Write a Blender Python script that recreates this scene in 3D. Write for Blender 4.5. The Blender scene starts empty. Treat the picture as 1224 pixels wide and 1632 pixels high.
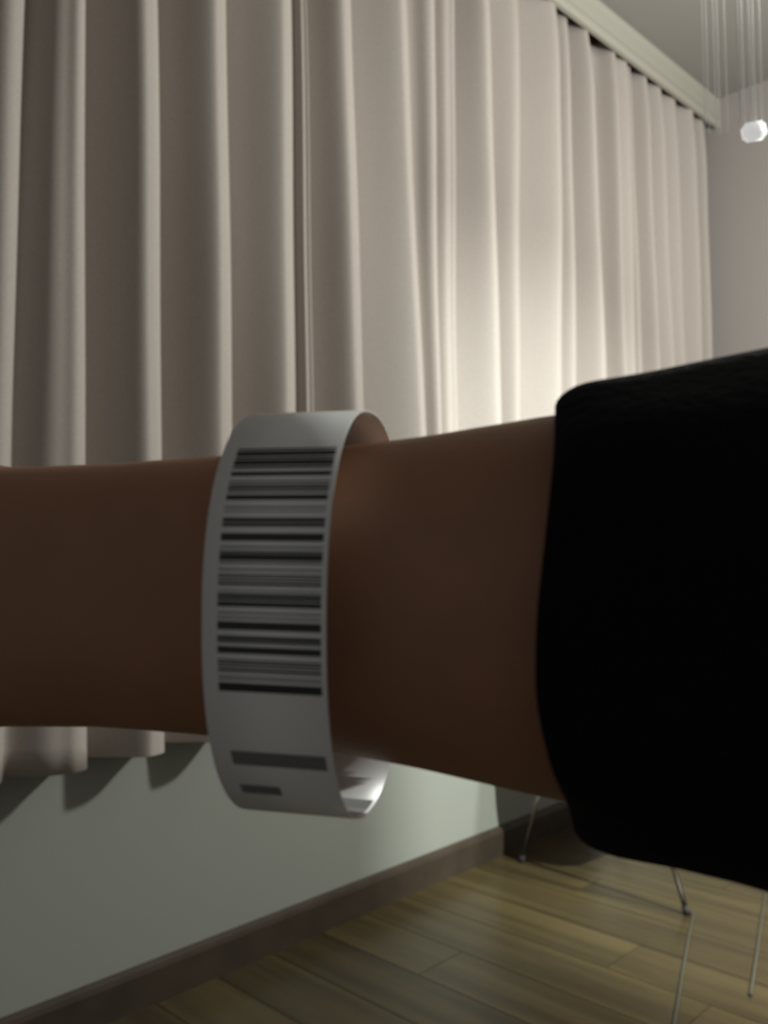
import bpy, bmesh, math, random
from mathutils import Vector, Matrix
random.seed(7)
C = bpy.context.scene
COL = C.collection

# ------------------------------------------------------------------ camera
# room frame: curtain wall is the plane y=0, room at y<0, x runs along the wall, floor z=0
cd = bpy.data.cameras.new('camera')
cam = bpy.data.objects.new('camera', cd); COL.objects.link(cam)
R_ = Vector((0.700802, -0.713143, -0.017434)); U_ = Vector((-0.020153, -0.044222, 0.998818)); F_ = Vector((0.713071, 0.699622, 0.045363))
m = Matrix((R_, U_, -F_)).transposed().to_4x4(); m.translation = Vector((0, -1.40636, 0.78))
cam.matrix_world = m
cd.sensor_fit = 'HORIZONTAL'; cd.sensor_width = 36; cd.lens = 36 * 1400 / 1224
cd.clip_start = 0.01
cd.dof.use_dof = True; cd.dof.focus_distance = 0.30; cd.dof.aperture_fstop = 25
C.camera = cam

# ------------------------------------------------------------------ light
w = bpy.data.worlds.new('world'); C.world = w; w.use_nodes = True
w.node_tree.nodes['Background'].inputs[0].default_value = (1.0, 0.985, 0.945, 1)
w.node_tree.nodes['Background'].inputs[1].default_value = 0.138
def lamp(name, kind, loc, power, size, col=(1, 0.97, 0.90)):
    d = bpy.data.lights.new(name, kind); d.energy = power; d.color = col; d.shadow_soft_size = size
    o = bpy.data.objects.new(name, d); COL.objects.link(o); o.location = loc; return o
beam = lamp('beam_lamp', 'SPOT', (1.60, -2.1, 2.2), 420, 0.007, (0.94, 1, 0.93))
beam.data.spot_size = math.radians(70); beam.data.spot_blend = 1.0
beam.rotation_euler = (Vector((1.88, 0, -0.2)) - beam.location).to_track_quat('-Z', 'Y').to_euler()
glow = lamp('glow_lamp', 'POINT', (1.98, -1.45, 1.60), 90, 0.06, (.98, 1, .93))

C.view_settings.view_transform = 'Standard'; C.view_settings.look = 'None'
C.view_settings.exposure = 0; C.view_settings.gamma = 1; C.view_settings.use_curve_mapping = False

# ------------------------------------------------------------------ materials
def mat(name, col, rough=0.6, spec=0.4, metal=0.0, bump=None, noise=None, **kw):
    M = bpy.data.materials.new(name); M.use_nodes = True
    nt = M.node_tree; b = nt.nodes['Principled BSDF']
    b.inputs['Base Color'].default_value = (*col, 1); b.inputs['Roughness'].default_value = rough
    b.inputs['Specular IOR Level'].default_value = spec; b.inputs['Metallic'].default_value = metal
    for k, v in kw.items(): b.inputs[k].default_value = v
    if bump or noise:
        tc = nt.nodes.new('ShaderNodeTexCoord')
    if noise:      # (scale, colour 2, detail)
        n = nt.nodes.new('ShaderNodeTexNoise'); n.inputs['Scale'].default_value = noise[0]; n.inputs['Detail'].default_value = noise[2]
        r = nt.nodes.new('ShaderNodeValToRGB'); r.color_ramp.elements[0].position = .3; r.color_ramp.elements[1].position = .7
        r.color_ramp.elements[0].color = (*col, 1); r.color_ramp.elements[1].color = (*noise[1], 1)
        nt.links.new(tc.outputs['Object'], n.inputs['Vector']); nt.links.new(n.outputs['Fac'], r.inputs[0]); nt.links.new(r.outputs[0], b.inputs['Base Color'])
    if bump:       # (scale, strength, distance)
        n = nt.nodes.new('ShaderNodeTexNoise'); n.inputs['Scale'].default_value = bump[0]; n.inputs['Detail'].default_value = 4
        bp = nt.nodes.new('ShaderNodeBump'); bp.inputs['Strength'].default_value = bump[1]; bp.inputs['Distance'].default_value = bump[2]
        nt.links.new(tc.outputs['Object'], n.inputs['Vector']); nt.links.new(n.outputs['Fac'], bp.inputs['Height']); nt.links.new(bp.outputs[0], b.inputs['Normal'])
    return M
M_WALL = mat('painted_plaster', (0.30, 0.31, 0.278), 0.55, 0.3, bump=(120, .1, .002))
M_BACK = mat('pinkish_wall_paint', (0.37, 0.335, 0.322), 0.8, 0.2, bump=(120, .1, .002))
M_CEIL = mat('ceiling_paint', (0.30, 0.283, 0.265), 0.9, 0.1, bump=(90, .1, .002))
M_CORN = mat('cream_cornice_paint', (0.42, 0.40, 0.345), 0.6, 0.3)
M_BASE = mat('dark_wood_skirting', (0.044, 0.033, 0.024), 0.4, 0.25, noise=(14, (0.062, .046, .033), 5))
M_CURT = mat('mauve_curtain_cloth', (0.475, 0.425, 0.392), 0.85, 0.1, bump=(900, .35, .0006), noise=(260, (0.42, .374, .345), 4))
M_SKIN = mat('tan_skin', (0.36, 0.175, 0.10), 0.5, 0.35, bump=(700, .2, .0004), noise=(45, (0.30, .155, .092), 5))
M_SLEEVE = mat('black_knit_wool', (0.006, 0.006, 0.0085), 0.95, 0.1, bump=(420, .8, .0012))
M_BAND = mat('white_coated_paper', (0.86, 0.87, 0.88), 0.35, 0.45)
M_INK = mat('black_print_ink', (0.035, 0.034, 0.038), 0.4, 0.4)
M_GREYINK = mat('grey_print_ink', (0.20, 0.20, 0.215), 0.4, 0.4)
M_CLEAR = mat('glossy_adhesive_film', (0.62, 0.64, 0.66), 0.12, 0.7)
M_CHROME = mat('chrome_tube', (0.40, 0.385, 0.39), 0.2, 0.5, metal=1.0)
M_RUBBER = mat('dark_rubber', (0.03, 0.025, 0.025), 0.7)
M_SEAT = mat('dark_seat_shell', (0.05, 0.042, 0.036), 0.5)
M_STRAND = mat('pale_lamp_strand', (0.8, 0.8, 0.8), 0.35, 0.3, Alpha=0.42)
M_CRYSTAL = mat('lit_white_glass', (0.95, 0.95, 0.95), 0.3, 0.5); M_CRYSTAL.node_tree.nodes['Principled BSDF'].inputs['Emission Color'].default_value = (1, 1, 1, 1); M_CRYSTAL.node_tree.nodes['Principled BSDF'].inputs['Emission Strength'].default_value = 0.45
M_CORD = mat('pale_cord_sheath', (0.085, 0.08, 0.06), 0.85, 0.1)
M_LAMPMETAL = mat('white_lamp_metal', (0.7, 0.7, 0.7), 0.4)

def wood(name, a, b_):
    M = bpy.data.materials.new(name); M.use_nodes = True; nt = M.node_tree; L = nt.links; b = nt.nodes['Principled BSDF']
    tc = nt.nodes.new('ShaderNodeTexCoord'); mp = nt.nodes.new('ShaderNodeMapping'); mp.inputs['Scale'].default_value = (26, 1.6, 1)
    oi = nt.nodes.new('ShaderNodeObjectInfo'); add = nt.nodes.new('ShaderNodeVectorMath'); add.operation = 'ADD'
    cmb = nt.nodes.new('ShaderNodeVectorMath'); cmb.operation = 'SCALE'; cmb.inputs[0].default_value = (37, 19, 11)
    L.new(oi.outputs['Random'], cmb.inputs['Scale']); L.new(tc.outputs['Object'], mp.inputs[0]); L.new(mp.outputs[0], add.inputs[0]); L.new(cmb.outputs[0], add.inputs[1])
    n = nt.nodes.new('ShaderNodeTexNoise'); n.inputs['Scale'].default_value = 1.0; n.inputs['Detail'].default_value = 5
    L.new(add.outputs[0], n.inputs['Vector'])
    ma = nt.nodes.new('ShaderNodeMath'); ma.operation = 'MULTIPLY_ADD'; ma.inputs[1].default_value = 0.14; ma.inputs[2].default_value = -0.07
    L.new(oi.outputs['Random'], ma.inputs[0])
    sm = nt.nodes.new('ShaderNodeMath'); sm.operation = 'ADD'; L.new(n.outputs['Fac'], sm.inputs[0]); L.new(ma.outputs[0], sm.inputs[1])
    r = nt.nodes.new('ShaderNodeValToRGB'); r.color_ramp.elements[0].position = .25; r.color_ramp.elements[1].position = .75
    r.color_ramp.elements[0].color = (*a, 1); r.color_ramp.elements[1].color = (*b_, 1)
    L.new(sm.outputs[0], r.inputs[0]); L.new(r.outputs[0], b.inputs['Base Color'])
    b.inputs['Roughness'].default_value = 0.3; b.inputs['Specular IOR Level'].default_value = 0.5
    return M
M_FLOOR = wood('laminate_oak', (0.034, 0.024, 0.011), (0.094, 0.070, 0.029))

# ------------------------------------------------------------------ helpers
def link(name, me, m_, parent=None, smooth=False):
    o = bpy.data.objects.new(name, me); COL.objects.link(o)
    if m_: me.materials.append(m_)
    if smooth:
        for p in me.polygons: p.use_smooth = True
    if parent: o.parent = parent
    return o
def obj(name, bm, m_, parent=None, smooth=False):
    bmesh.ops.recalc_face_normals(bm, faces=bm.faces)
    me = bpy.data.meshes.new(name); bm.to_mesh(me); bm.free()
    return link(name, me, m_, parent, smooth)
def tag(o, label=None, cat=None, group=None, kind=None):
    for k, v in (('label', label), ('category', cat), ('group', group), ('kind', kind)):
        if v: o[k] = v
    return o
def empty(name, loc, label, cat, group=None):
    o = bpy.data.objects.new(name, None); COL.objects.link(o); o.location = loc; o.empty_display_size = .05
    return tag(o, label, cat, group)
def box(bm, lo, hi, bev=0.0):
    r = bmesh.ops.create_cube(bm, size=1)
    for v in r['verts']:
        for i in range(3): v.co[i] = lo[i] + (v.co[i] + .5) * (hi[i] - lo[i])
    if bev:
        es = list({e for v in r['verts'] for e in v.link_edges})
        bmesh.ops.bevel(bm, geom=es, offset=bev, segments=2, affect='EDGES')
def catmull(P, n):
    out = []
    Q = [P[0]] + list(P) + [P[-1]]
    for i in range(1, len(Q) - 2):
        a, b, c, d = (Vector(q) for q in Q[i - 1:i + 3])
        for k in range(n):
            t = k / n
            out.append(.5 * ((2 * b) + (c - a) * t + (2 * a - 5 * b + 4 * c - d) * t * t + (3 * b - a - 3 * c + d) * t ** 3))
    out.append(Vector(P[-1])); return out
def tube(bm, pts, rad, n=12, cap=True):
    pts = [Vector(p) for p in pts]; rings = []
    if not isinstance(rad, (list, tuple)): rad = [rad] * len(pts)
    up = None
    for i, p in enumerate(pts):
        d = (pts[min(i + 1, len(pts) - 1)] - pts[max(i - 1, 0)]).normalized()
        if up is None:
            up = d.orthogonal().normalized()
        up = (up - d * up.dot(d)).normalized(); sd = d.cross(up)
        rings.append([bm.verts.new(p + (up * math.cos(6.283185 * k / n) + sd * math.sin(6.283185 * k / n)) * rad[i]) for k in range(n)])
    for a, b in zip(rings, rings[1:]):
        for k in range(n): bm.faces.new((a[k], a[(k + 1) % n], b[(k + 1) % n], b[k]))
    if cap: bm.faces.new(rings[0][::-1]); bm.faces.new(rings[-1])
def loft(bm, rings, cap=True):
    vs = [[bm.verts.new(p) for p in r] for r in rings]; n = len(vs[0])
    for a, b in zip(vs, vs[1:]):
        for k in range(n): bm.faces.new((a[k], a[(k + 1) % n], b[(k + 1) % n], b[k]))
    if cap: bm.faces.new(vs[0][::-1]); bm.faces.new(vs[-1])

# ------------------------------------------------------------------ room shell
XB, ZC = 3.10, 2.405
def shell(name, lo, hi, m_):
    bm = bmesh.new(); box(bm, lo, hi); return tag(obj(name, bm, m_), kind='structure')
shell('wall_curtain', (-1.6, 0, 0), (XB + .1, .1, ZC), M_WALL)
shell('wall_back', (XB, -3.2, 0), (XB + .1, 0, ZC), M_BACK)
shell('ceiling', (-1.6, -3.2, ZC), (XB + .1, .1, ZC + .1), M_CEIL)
floor = shell('floor', (-1.6, -3.2, -.1), (XB + .1, .1, -.012), M_BASE)
# floor boards: run square to the curtain wall, each a part of the floor
pm = {}
PW = 0.128
def plank_mesh(l):
    k = round(l, 3)
    if k not in pm:
        bm = bmesh.new(); box(bm, (0.0006, 0.0006, -.0115), (PW - .0006, l - .0006, 0), 0.0005)
        me = bpy.data.meshes.new('plank'); bm.to_mesh(me); bm.free(); me.materials.append(M_FLOOR); pm[k] = me
    return pm[k]
for i in range(37):
    x = -1.6 + i * PW
    if x + PW > XB: break
    y = 0.0; k = 0
    cut = [0.52, 0.9, 0.28, 0.72][i % 4]
    for l in (cut, 1.2, 1.2):
        if y - l < -3.2: break
        o = bpy.data.objects.new('plank', plank_mesh(l)); COL.objects.link(o); o.parent = floor
        o.location = (x, y - l, 0); y -= l
# skirting board with rounded top lip
prof = [(0, 0), (-.014, 0), (-.014, .058), (-.011, .066), (-.005, .071), (0, .071)]
bm = bmesh.new(); loft(bm, [[(x, p[0], p[1]) for p in prof] for x in (-1.6, XB)])
tag(obj('baseboard_curtain', bm, M_BASE), kind='structure')
bm = bmesh.new(); loft(bm, [[(XB + p[0], y, p[1]) for p in prof] for y in (-3.2, -.014)])
tag(obj('baseboard_back', bm, M_BASE), kind='structure')
# cornice that hides the curtain rail
prof = [(0, ZC), (-.107, ZC), (-.112, ZC - .012), (-.107, ZC - .03), (-.104, ZC - .07), (-.108, ZC - .09), (-.105, ZC - .109), (-.092, ZC - .109), (-.09, ZC - .02), (0, ZC - .02)]
bm = bmesh.new(); loft(bm, [[(x, p[0], p[1]) for p in prof] for x in (-1.6, XB)])
tag(obj('trim_1', bm, M_CORN), kind='structure')

# ------------------------------------------------------------------ curtains
# every fold: (x where its crest sits high up, x lower down, how far it stands out, sharpness of its right flank)
Z1, Z0 = 1.70, 1.07
FOLD = [(-.62, -.60, .085, .5), (-.46, -.47, .09, .5), (-.30, -.30, .085, .6), (-.13, -.14, .09, .6), (.03, .04, .085, .6), (.2, .19, .09, .6), (.37, .37, .085, .6),
        (.47, .46, .06, .4), (.572, .555, .080, .3, .7), (.66, .662, .1, .95, .85), (.795, .800, .095, .85), (.945, .948, .090, .6), (1.105, 1.100, .088, .6), (1.142, 1.142, .088, .5, .97),
        (1.272, 1.280, .095, 1.), (1.452, 1.474, .098, 1.), (1.545, 1.540, .088, .3, .66), (1.615, 1.605, .084, .5, .9), (1.76, 1.772, .092, .9),
        (1.89, 1.87, .075, .3), (2.055, 2.035, .092, .9), (2.15, 2.14, .072, .4), (2.255, 2.262, .094, 1.)]
FOLD2 = [(2.40, 2.385, .088, .5), (2.46, 2.44, .088, .6, .8), (2.53, 2.54, .07, .3), (2.62, 2.625, .085, .5), (2.72, 2.735, .088, .8), (2.83, 2.84, .08, .5), (2.94, 2.95, .088, .9), (3.04, 3.04, .075, .6)]
def section(folds, x0, x1, t, z):
    """control points of the cloth in plan at height z; t=1 at Z1, 0 at Z0"""
    tt = max(-1.0, min(1.9, t)); P = [(x0, -.012)]
    cs = [(a * tt + b * (1 - tt)) for a, b, *_ in folds]
    for i, (f, c) in enumerate(zip(folds, cs)):
        amp, sh = f[2] * 1.12, f[3]
        prev = cs[i - 1] if i else x0; gap = c - prev
        g0 = (f[0] + f[1]) / 2 - ((folds[i - 1][0] + folds[i - 1][1]) / 2 if i else x0)
        amp *= 1.0 + .05 * math.sin(5 * c + 2.2 * z)
        back = .010 + .004 * math.sin(9.1 * c + z)
        wd = min(.046, gap * .36)
        if g0 > .10:
            P.append((prev + .016 + .010 * (1 - sh), -back))
            P.append((prev + .016 + (gap - .016 - wd) * .45, -back - (amp - back) * .36))
        elif g0 > .03:
            P.append((prev + gap * .42, -max(back, amp * (f[4] if len(f) > 4 else .85 - .62 * min(1, gap / .1)))))
        P.append((c - wd, -amp * .95))
        P.append((c - wd * .55, -amp))
        P.append((c - .002, -amp * .88))
        P.append((c + .004 + .010 * (1 - sh), -amp * (.5 + .2 * (1 - sh))))
    P.append((min(x1, cs[-1] + .035), -.012)); P.append((x1, -.012))
    return [(p[0], p[1], 0) for p in P]
def curtain(name, folds, x0, x1, zb, label):
    bm = bmesh.new(); NZ = 44; rows = []
    for j in range(NZ + 1):
        z = zb + (2.335 - zb) * j / NZ; t = (z - Z0) / (Z1 - Z0)
        pts = catmull(section(folds, x0, x1, t, z), 5)
        pinch = max(0.0, (z - 2.12) / .21) ** 1.5          # gathered and flatter at the heading tape
        row = []
        for p in pts:
            y = p.y * (1 - .35 * pinch) - .02 * pinch
            y += .0025 * math.sin(14 * p.x + 6 * z) * math.sin(3.1 * z)
            # slack bunch where the cloth is caught low down between two folds
            row.append(bm.verts.new((p.x, min(y, -.006), z)))
        rows.append(row)
    for a, b in zip(rows, rows[1:]):
        for k in range(len(a) - 1): bm.faces.new((a[k], a[k + 1], b[k + 1], b[k]))
    o = obj(name, bm, M_CURT, None, True); tag(o, label, 'curtain')
    s = o.modifiers.new('thickness', 'SOLIDIFY'); s.thickness = .0016; s.offset = 0
    return o
c1 = curtain('curtain', FOLD, -1.0, 2.316, .45, 'long mauve-beige curtain in wide folds over the left and middle of the wall')
c2 = curtain('curtain', FOLD2, 2.322, 3.085, .45, 'shorter mauve-beige curtain in narrow folds ending at the far room corner')
for c, folds, xa, xb in ((c1, FOLD, -1.0, 2.316), (c2, FOLD2, 2.322, 3.085)):
    bm = bmesh.new()                                         # stitched hem, a doubled strip of cloth
    rows = []
    for z in (.451, .47, .5):
        rows.append([bm.verts.new((p.x, min(p.y, -.006) - .0022, z)) for p in catmull(section(folds, xa, xb, (z - Z0) / (Z1 - Z0), z), 5)])
    for a, b in zip(rows, rows[1:]):
        for k in range(len(a) - 1): bm.faces.new((a[k], a[k + 1], b[k + 1], b[k]))
    obj('hem', bm, M_CURT, c, True)

# ------------------------------------------------------------------ chair behind the sleeve
ch = empty('dining_chair', (2.02, -.31, 0), 'chrome-legged chair by the curtain wall, mostly hidden behind the black sleeve', 'chair')
def rel(p): return (p[0] - 2.02, p[1] + .31, p[2])
legs = [((1.799, -.522), (1.80, -.40)), ((1.827, -.075), (1.83, -.20)), ((2.25, -.55), (2.225, -.41)), ((2.25, -.09), (2.225, -.20))]
for (fx, fy), (tx, ty) in legs:
    bm = bmesh.new(); tube(bm, [rel((fx, fy, .004)), rel(((fx + tx) / 2, (fy + ty) / 2, .2)), rel((tx, ty, .405))], .0058, 14)
    lg = obj('leg', bm, M_CHROME, ch, True)
    bm = bmesh.new(); tube(bm, [rel((fx, fy, 0)), rel((fx, fy, .006)), rel((fx + (tx - fx) * .04, fy + (ty - fy) * .04, .016))], [.0085, .0085, .007], 14)
    obj('foot_cap', bm, M_RUBBER, lg, True)
bm = bmesh.new()
rings = []
for y, z, hw in ((-.55, .405, .18), (-.545, .42, .20), (-.5, .425, .212), (-.3, .415, .218), (-.19, .42, .212), (-.165, .44, .205)):
    rings.append([rel((2.01 + hw * c, y, z + dz + .012 * abs(c) ** 3)) for c, dz in ((-1, 0), (-.9, .008), (0, .004), (.9, .008), (1, 0), (.9, -.008), (0, -.012), (-.9, -.008))])
loft(bm, rings); obj('seat', bm, M_SEAT, ch, True)
bm = bmesh.new(); rings = []
for z, y, hw in ((.56, -.165, .19), (.58, -.16, .205), (.68, -.16, .21), (.78, -.166, .2), (.80, -.17, .18)):
    rings.append([rel((2.03 + hw * c, y + dy - .02 * c * c, z)) for c, dy in ((-1, 0), (-.9, -.006), (0, -.006), (.9, -.006), (1, 0), (.9, .006), (0, .006), (-.9, .006))])
loft(bm, rings); obj('backrest', bm, M_SEAT, ch, True)
for x in (1.9, 2.16):
    bm = bmesh.new(); tube(bm, [rel((x, -.25, .406)), rel((x, -.17, .42)), rel((x, -.152, .46)), rel((x, -.150, .6))], .0055, 10); obj('back_support', bm, M_CHROME, ch, True)

# ------------------------------------------------------------------ two thin cords lying on the boards
for pts, lab in (([(1.805, -.535), (1.72, -.566), (1.60, -.613), (1.47, -.665), (1.375, -.703), (1.25, -.755), (1.1, -.82)], 'thin pale cord on the floor running from the chair foot towards the viewer'),
                 ([(2.05, -.592), (1.93, -.631), (1.80, -.674), (1.68, -.714), (1.545, -.758)], 'thin pale cord lying on the floor at the right edge of the picture')):
    bm = bmesh.new(); P = catmull([(x, y, .003) for x, y in pts], 4); tube(bm, P, [.0018 + .0013 * min(1, i / 14) for i in range(len(P))], 8)
    tag(obj('cord', bm, M_CORD, None, True), lab, 'cord')

# ------------------------------------------------------------------ hanging lamp of thin strands
PX, PY = 1.33, -1.03
pl = empty('hanging_lamp', (PX, PY, ZC), 'hanging lamp of fine pale vertical strands with a lit white end, top right', 'lamp')
bm = bmesh.new(); tube(bm, [(0, 0, 0), (0, 0, -.012), (0, 0, -.022)], [.26, .26, .245], 32); obj('ceiling_plate', bm, M_LAMPMETAL, pl, False)
LAMP_STRANDS = []

# ------------------------------------------------------------------ forearm, hand, sleeve and wristband (arm frame: x to the hand, y away from viewer, z up)
ARM = Matrix(((-0.507478, 0.861429, -0.020153), (0.861213, 0.506316, -0.044222), (0.027891, 0.039798, 0.998818))).to_4x4()
ARM.translation = Vector((0.12099, -1.27181, 0.77098))
def ring(s, cz, hz, hd, cy=0.0, e=2.0, n=36, sk=0.0, skz=0.0):
    out = []
    for k in range(n):
        a = 6.283185 * k / n; c, q = math.cos(a), math.sin(a)
        y = cy + hd * math.copysign(abs(c) ** (2 / e), c); z = hz * math.copysign(abs(q) ** (2 / e), q)
        out.append((s + sk * y + skz * z, y, cz + z))
    return out
bm = bmesh.new()
loft(bm, [ring(*a) for a in (
    (-.205, -.006, .041, .040), (-.16, -.003, .044, .042), (-.11, -.001, .043, .038), (-.070, -.0005, .0395, .032), (-.043, -.0004, .0362, .0270, 0, 2.1), (-.02, -.0002, .0327, .0240, 0, 2.2),
    (0, 0, .0305, .0222, 0, 2.3), (.0265, 0, .0292, .0212, 0, 2.3), (.05, -.0005, .0285, .0207, 0, 2.3), (.075, -.0015, .0290, .0205, 0, 2.3), (.095, -.002, .033, .0195, 0, 2.4),
    (.12, -.002, .039, .0175, 0, 2.5), (.15, -.002, .0415, .0150, .001, 2.6), (.172, -.002, .040, .0125, .002, 2.6), (.180, -.002, .034, .008, .003))])
fing = [  # chains (root inside the palm) with radius per joint: index..little, then thumb
    ([(.155, .001, .026), (.180, .002, .028), (.215, -.006, .029), (.238, -.020, .028), (.246, -.036, .027)], [.0085, .0095, .0086, .0078, .0062]),
    ([(.155, .001, .007), (.184, .002, .008), (.226, -.006, .008), (.252, -.022, .008), (.260, -.040, .008)], [.0085, .0097, .0088, .0080, .0064]),
    ([(.155, .001, -.012), (.181, .002, -.013), (.219, -.007, -.014), (.243, -.023, -.014), (.250, -.040, -.014)], [.0085, .0094, .0085, .0077, .0062]),
    ([(.150, .001, -.030), (.172, .001, -.033), (.200, -.008, -.035), (.218, -.021, -.036), (.223, -.035, -.036)], [.0080, .0085, .0075, .0068, .0055]),
    ([(.100, -.004, .022), (.122, -.010, .044), (.148, -.016, .058), (.172, -.020, .064), (.186, -.022, .066)], [.0130, .0125, .0105, .0092, .0070])]
for P, rr in fing:
    pts = catmull(P, 5); rad = [p.x for p in catmull([(r, 0, 0) for r in rr], 5)]
    pts.append(pts[-1] + (pts[-1] - pts[-2]).normalized() * .003); rad.append(rad[-1] * .55)
    tube(bm, pts, rad, 16)
person = obj('person', bm, M_SKIN, None, True)
person.matrix_world = ARM
rm = person.modifiers.new('one_skin', 'REMESH'); rm.mode = 'VOXEL'; rm.voxel_size = .0016; rm.use_smooth_shade = True
sm = person.modifiers.new('soften', 'SMOOTH'); sm.factor = .5; sm.iterations = 8
tag(person, 'person holding out a bare forearm across the view, wearing a black sleeve', 'person')

# sleeve: outer cloth, rounded cuff rim and inner lining in one lofted surface
bm = bmesh.new()
SK = [(-.30, -.012, .060, .056), (-.24, -.008, .058, .054), (-.17, -.004, .0545, .050), (-.12, -.002, .0515, .046), (-.094, -.0018, .0492, .0435), (-.070, -.0016, .0463, .041), (-.056, -.0016, .0448, .0395), (-.0515, -.0016, .0440, .0388), (-.0485, -.0016, .0426, .0375), (-.0466, -.0016, .0406, .0357)]
rings = []
def fold_ring(a, d=0.0, amp=1.0):
    s, cz, hz, hd = a; out = []
    f = max(0.0, min(1.0, (s + .14) / .09))
    for k, p in enumerate(ring(s, cz, hz - d, hd - d, 0, 2.15, 72)):
        th = 6.283185 * k / 72
        rip = .0012 * amp * math.sin(5 * th + 70 * s) + .0007 * amp * math.sin(11 * th - 90 * s + 1)
        sc = 1 + rip / .045
        y, z = p[1] * sc, (p[2] - cz) * sc + cz
        out.append((p[0] + f * (.0008 - .025 * y + .13 * min(z + .012, 0) - .05 * max(z - .015, 0) + .0008 * math.sin(4 * th + 1)), y, z))
    return out
rings = [fold_ring(a) for a in SK]
rings.append(fold_ring((-.0463, -.0016, .0388, .0340)))
rings.append(fold_ring((-.0480, -.0016, .0376, .0326)))
rings += [fold_ring((s, -.0016, .0402 if s < -.06 else .0385, .0345)) for s in (-.058, -.08)]
loft(bm, rings, False)
bm.verts.ensure_lookup_table(); bm.faces.new([bm.verts[i] for i in range(71, -1, -1)])
sl = obj('sleeve', bm, M_SLEEVE, person, True); sl['label'] = 'black knitted sleeve with a rolled cuff'
ss = sl.modifiers.new('sub', 'SUBSURF'); ss.levels = 1; ss.render_levels = 1

# wristband: a loose oval loop of coated paper
CV, CW, SV, SW, NE = -.005, -.002, .029, .039, 2.3
def loop_pt(th, off=0.0):
    c, q = math.cos(th), math.sin(th)
    y = CV - SV * math.copysign(abs(q) ** (2 / NE), q); z = CW + SW * math.copysign(abs(c) ** (2 / NE), c)
    n = Vector((0, (y - CV) / SV ** 2, (z - CW) / SW ** 2)).normalized()
    return Vector((0, y, z)) + n * off
NL = 1440; LP = [loop_pt(6.2831853 * i / NL) for i in range(NL)]
LEN = [0.0]
for i in range(1, NL): LEN.append(LEN[-1] + (LP[i] - LP[i - 1]).length)
def at_len(mm, off):
    L = mm / 1000
    lo, hi = 0, NL - 1
    while hi - lo > 1:
        md = (lo + hi) // 2
        if LEN[md] < L: lo = md
        else: hi = md
    f = (L - LEN[lo]) / max(1e-9, LEN[hi] - LEN[lo])
    return loop_pt(6.2831853 * (lo + f) / NL, off)
BX0, BX1 = -.0100, .0122
wb = empty('wristband', ARM.translation, 'white paper wristband printed with a barcode, loose around the bare wrist', 'wristband')
wb.matrix_world = ARM
bm = bmesh.new(); rows = []
NB = 120
for i in range(NB):
    th = 6.2831853 * i / NB; a, b = loop_pt(th, .00012), loop_pt(th, -.00012)
    rows.append([(BX0, a.y, a.z), (BX1, a.y, a.z), (BX1, b.y, b.z), (BX0, b.y, b.z)])
rows.append(rows[0]); loft(bm, rows, False); bmesh.ops.remove_doubles(bm, verts=bm.verts, dist=1e-6)
obj('band', bm, M_BAND, wb, True).data.shade_smooth()
BARS = [(22.48, 22.89), (23.19, 24.27), (24.6, 25.07), (25.3, 26.3), (26.56, 27.0), (27.74, 28.54), (29.62, 29.86), (30.26, 30.58), (30.82, 31.3), (31.61, 31.85), (32.31, 33.23), (34.48, 34.7), (35.22, 35.37), (36.51, 37.24), (37.42, 38.03), (39.21, 40.52), (41.5, 41.71), (42.27, 42.62), (42.76, 43.87), (44.15, 44.36), (45.32, 45.53), (46.18, 46.42), (46.63, 46.84), (47.11, 47.39), (47.66, 48.07), (48.93, 49.07), (49.45, 49.99), (50.13, 50.61), (50.82, 51.64), (52.6, 52.81), (53.41, 53.62), (54.17, 55.54), (56.57, 57.19), (57.33, 57.74), (58.36, 59.54), (60.58, 60.86), (61.07, 61.42), (61.7, 61.98), (62.26, 62.68), (63.31, 63.46), (63.81, 64.02), (64.59, 66.09)]
def strips(name, spans, x0, x1, m_, off=.00022, label=None):
    bm = bmesh.new()
    for a, b in spans:
        n = max(1, int((b - a) / .4)); prev = None
        for k in range(n + 1):
            p = at_len(a + (b - a) * k / n, off)
            cur = (bm.verts.new((x0, p.y, p.z)), bm.verts.new((x1, p.y, p.z)))
            if prev: bm.faces.new((prev[0], prev[1], cur[1], cur[0]))
            prev = cur
    o = obj(name, bm, m_, wb)
    if label: o['label'] = label
    return o
strips('barcode', BARS, -.0092, .0093, M_INK, label='black printed barcode bars')
strips('printed_line', [(77.4, 80.4)], -.0088, .0085, M_GREYINK)
strips('printed_line', [(85.5, 88.0)], .001, .0085, M_GREYINK)
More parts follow.
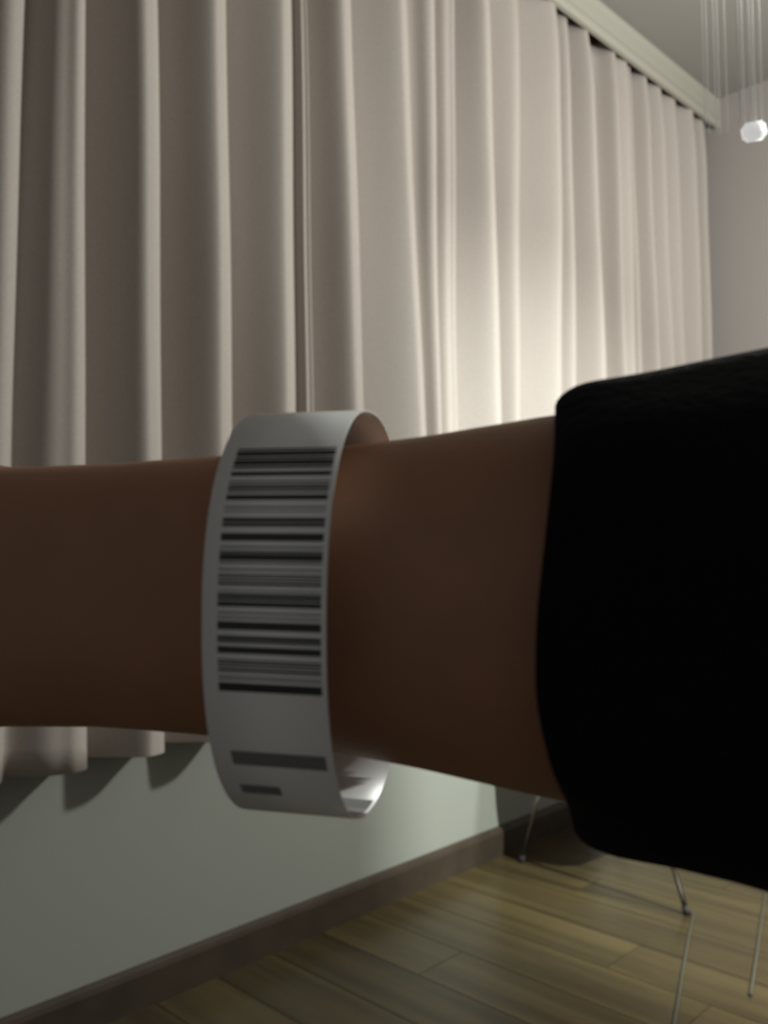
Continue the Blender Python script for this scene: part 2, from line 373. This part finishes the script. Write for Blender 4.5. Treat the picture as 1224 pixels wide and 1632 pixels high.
# glossy closure film stuck inside the bottom of the loop
bm = bmesh.new(); prev = None
for k in range(25):
    p = at_len(90 + 24 * k / 24, -.0003); wv = .0002 * math.sin(k * .9)
    cur = [bm.verts.new((x, p.y, p.z + wv * (i % 2))) for i, x in enumerate((-.0095, -.004, .002, .0118))]
    if prev:
        for i in range(3): bm.faces.new((prev[i], prev[i + 1], cur[i + 1], cur[i]))
    prev = cur
obj('closure_film', bm, M_CLEAR, wb, True)['label'] = 'glossy closure film inside the band'

# ------------------------------------------------------------------ strands of the hanging lamp
def strand(x, y, zb, r, m_=M_STRAND):
    bm = bmesh.new(); tube(bm, [(0, 0, -.02), (0, 0, (zb - ZC) * .5), (0, 0, zb - ZC)], r, 6)
    o = obj('strand', bm, m_, pl, True); o.location = (x - PX, y - PY, 0); return o
rv = Vector((R_.x, R_.y, 0)).normalized(); fv = Vector((-rv.y, rv.x, 0))
S0 = Vector((1.148, -.968, 0))
for k in range(5):
    p = S0 + rv * (-.0155 + .0073 * k) + fv * (.004 * (k % 2)); strand(p.x, p.y, 1.331, .0013)
bm = bmesh.new(); box(bm, (-.0145, -.009, -.019), (.0145, .009, .003), .004)
o = obj('glass_block', bm, M_CRYSTAL, pl, True)
p = S0 + rv * .0005; o.location = (p.x - PX, p.y - PY, 1.329 - ZC); o.rotation_euler = (0, -0.15, math.atan2(rv.y, rv.x))
for k in range(5):
    p = S0 + rv * (-.0425 + .0077 * k) + fv * (.05 + .006 * (k % 2)); strand(p.x, p.y, 1.345, .0009)

# ------------------------------------------------------------------ unseen box added around the beam light, its side panel cutting the left edge
lh = empty('added_beam_box', (1.6, -2.1, 2.2), 'white box-shaped ceiling lamp hanging outside the frame to the right', 'lamp')
for nm, lo, hi in (('side_panel', (-.0075, -.02, -.10), (-.0065, .10, .10)), ('side_panel', (.12, -.02, -.10), (.121, .10, .10)), ('back_panel', (-.0065, -.021, -.10), (.12, -.02, .10)), ('top_panel', (-.0065, -.02, .10), (.12, .10, .101))):
    bm = bmesh.new(); box(bm, lo, hi); obj(nm, bm, M_LAMPMETAL, lh)
bm = bmesh.new(); tube(bm, [(.06, .04, .101), (.06, .04, ZC - 2.2)], .006, 8); obj('rod', bm, M_LAMPMETAL, lh)
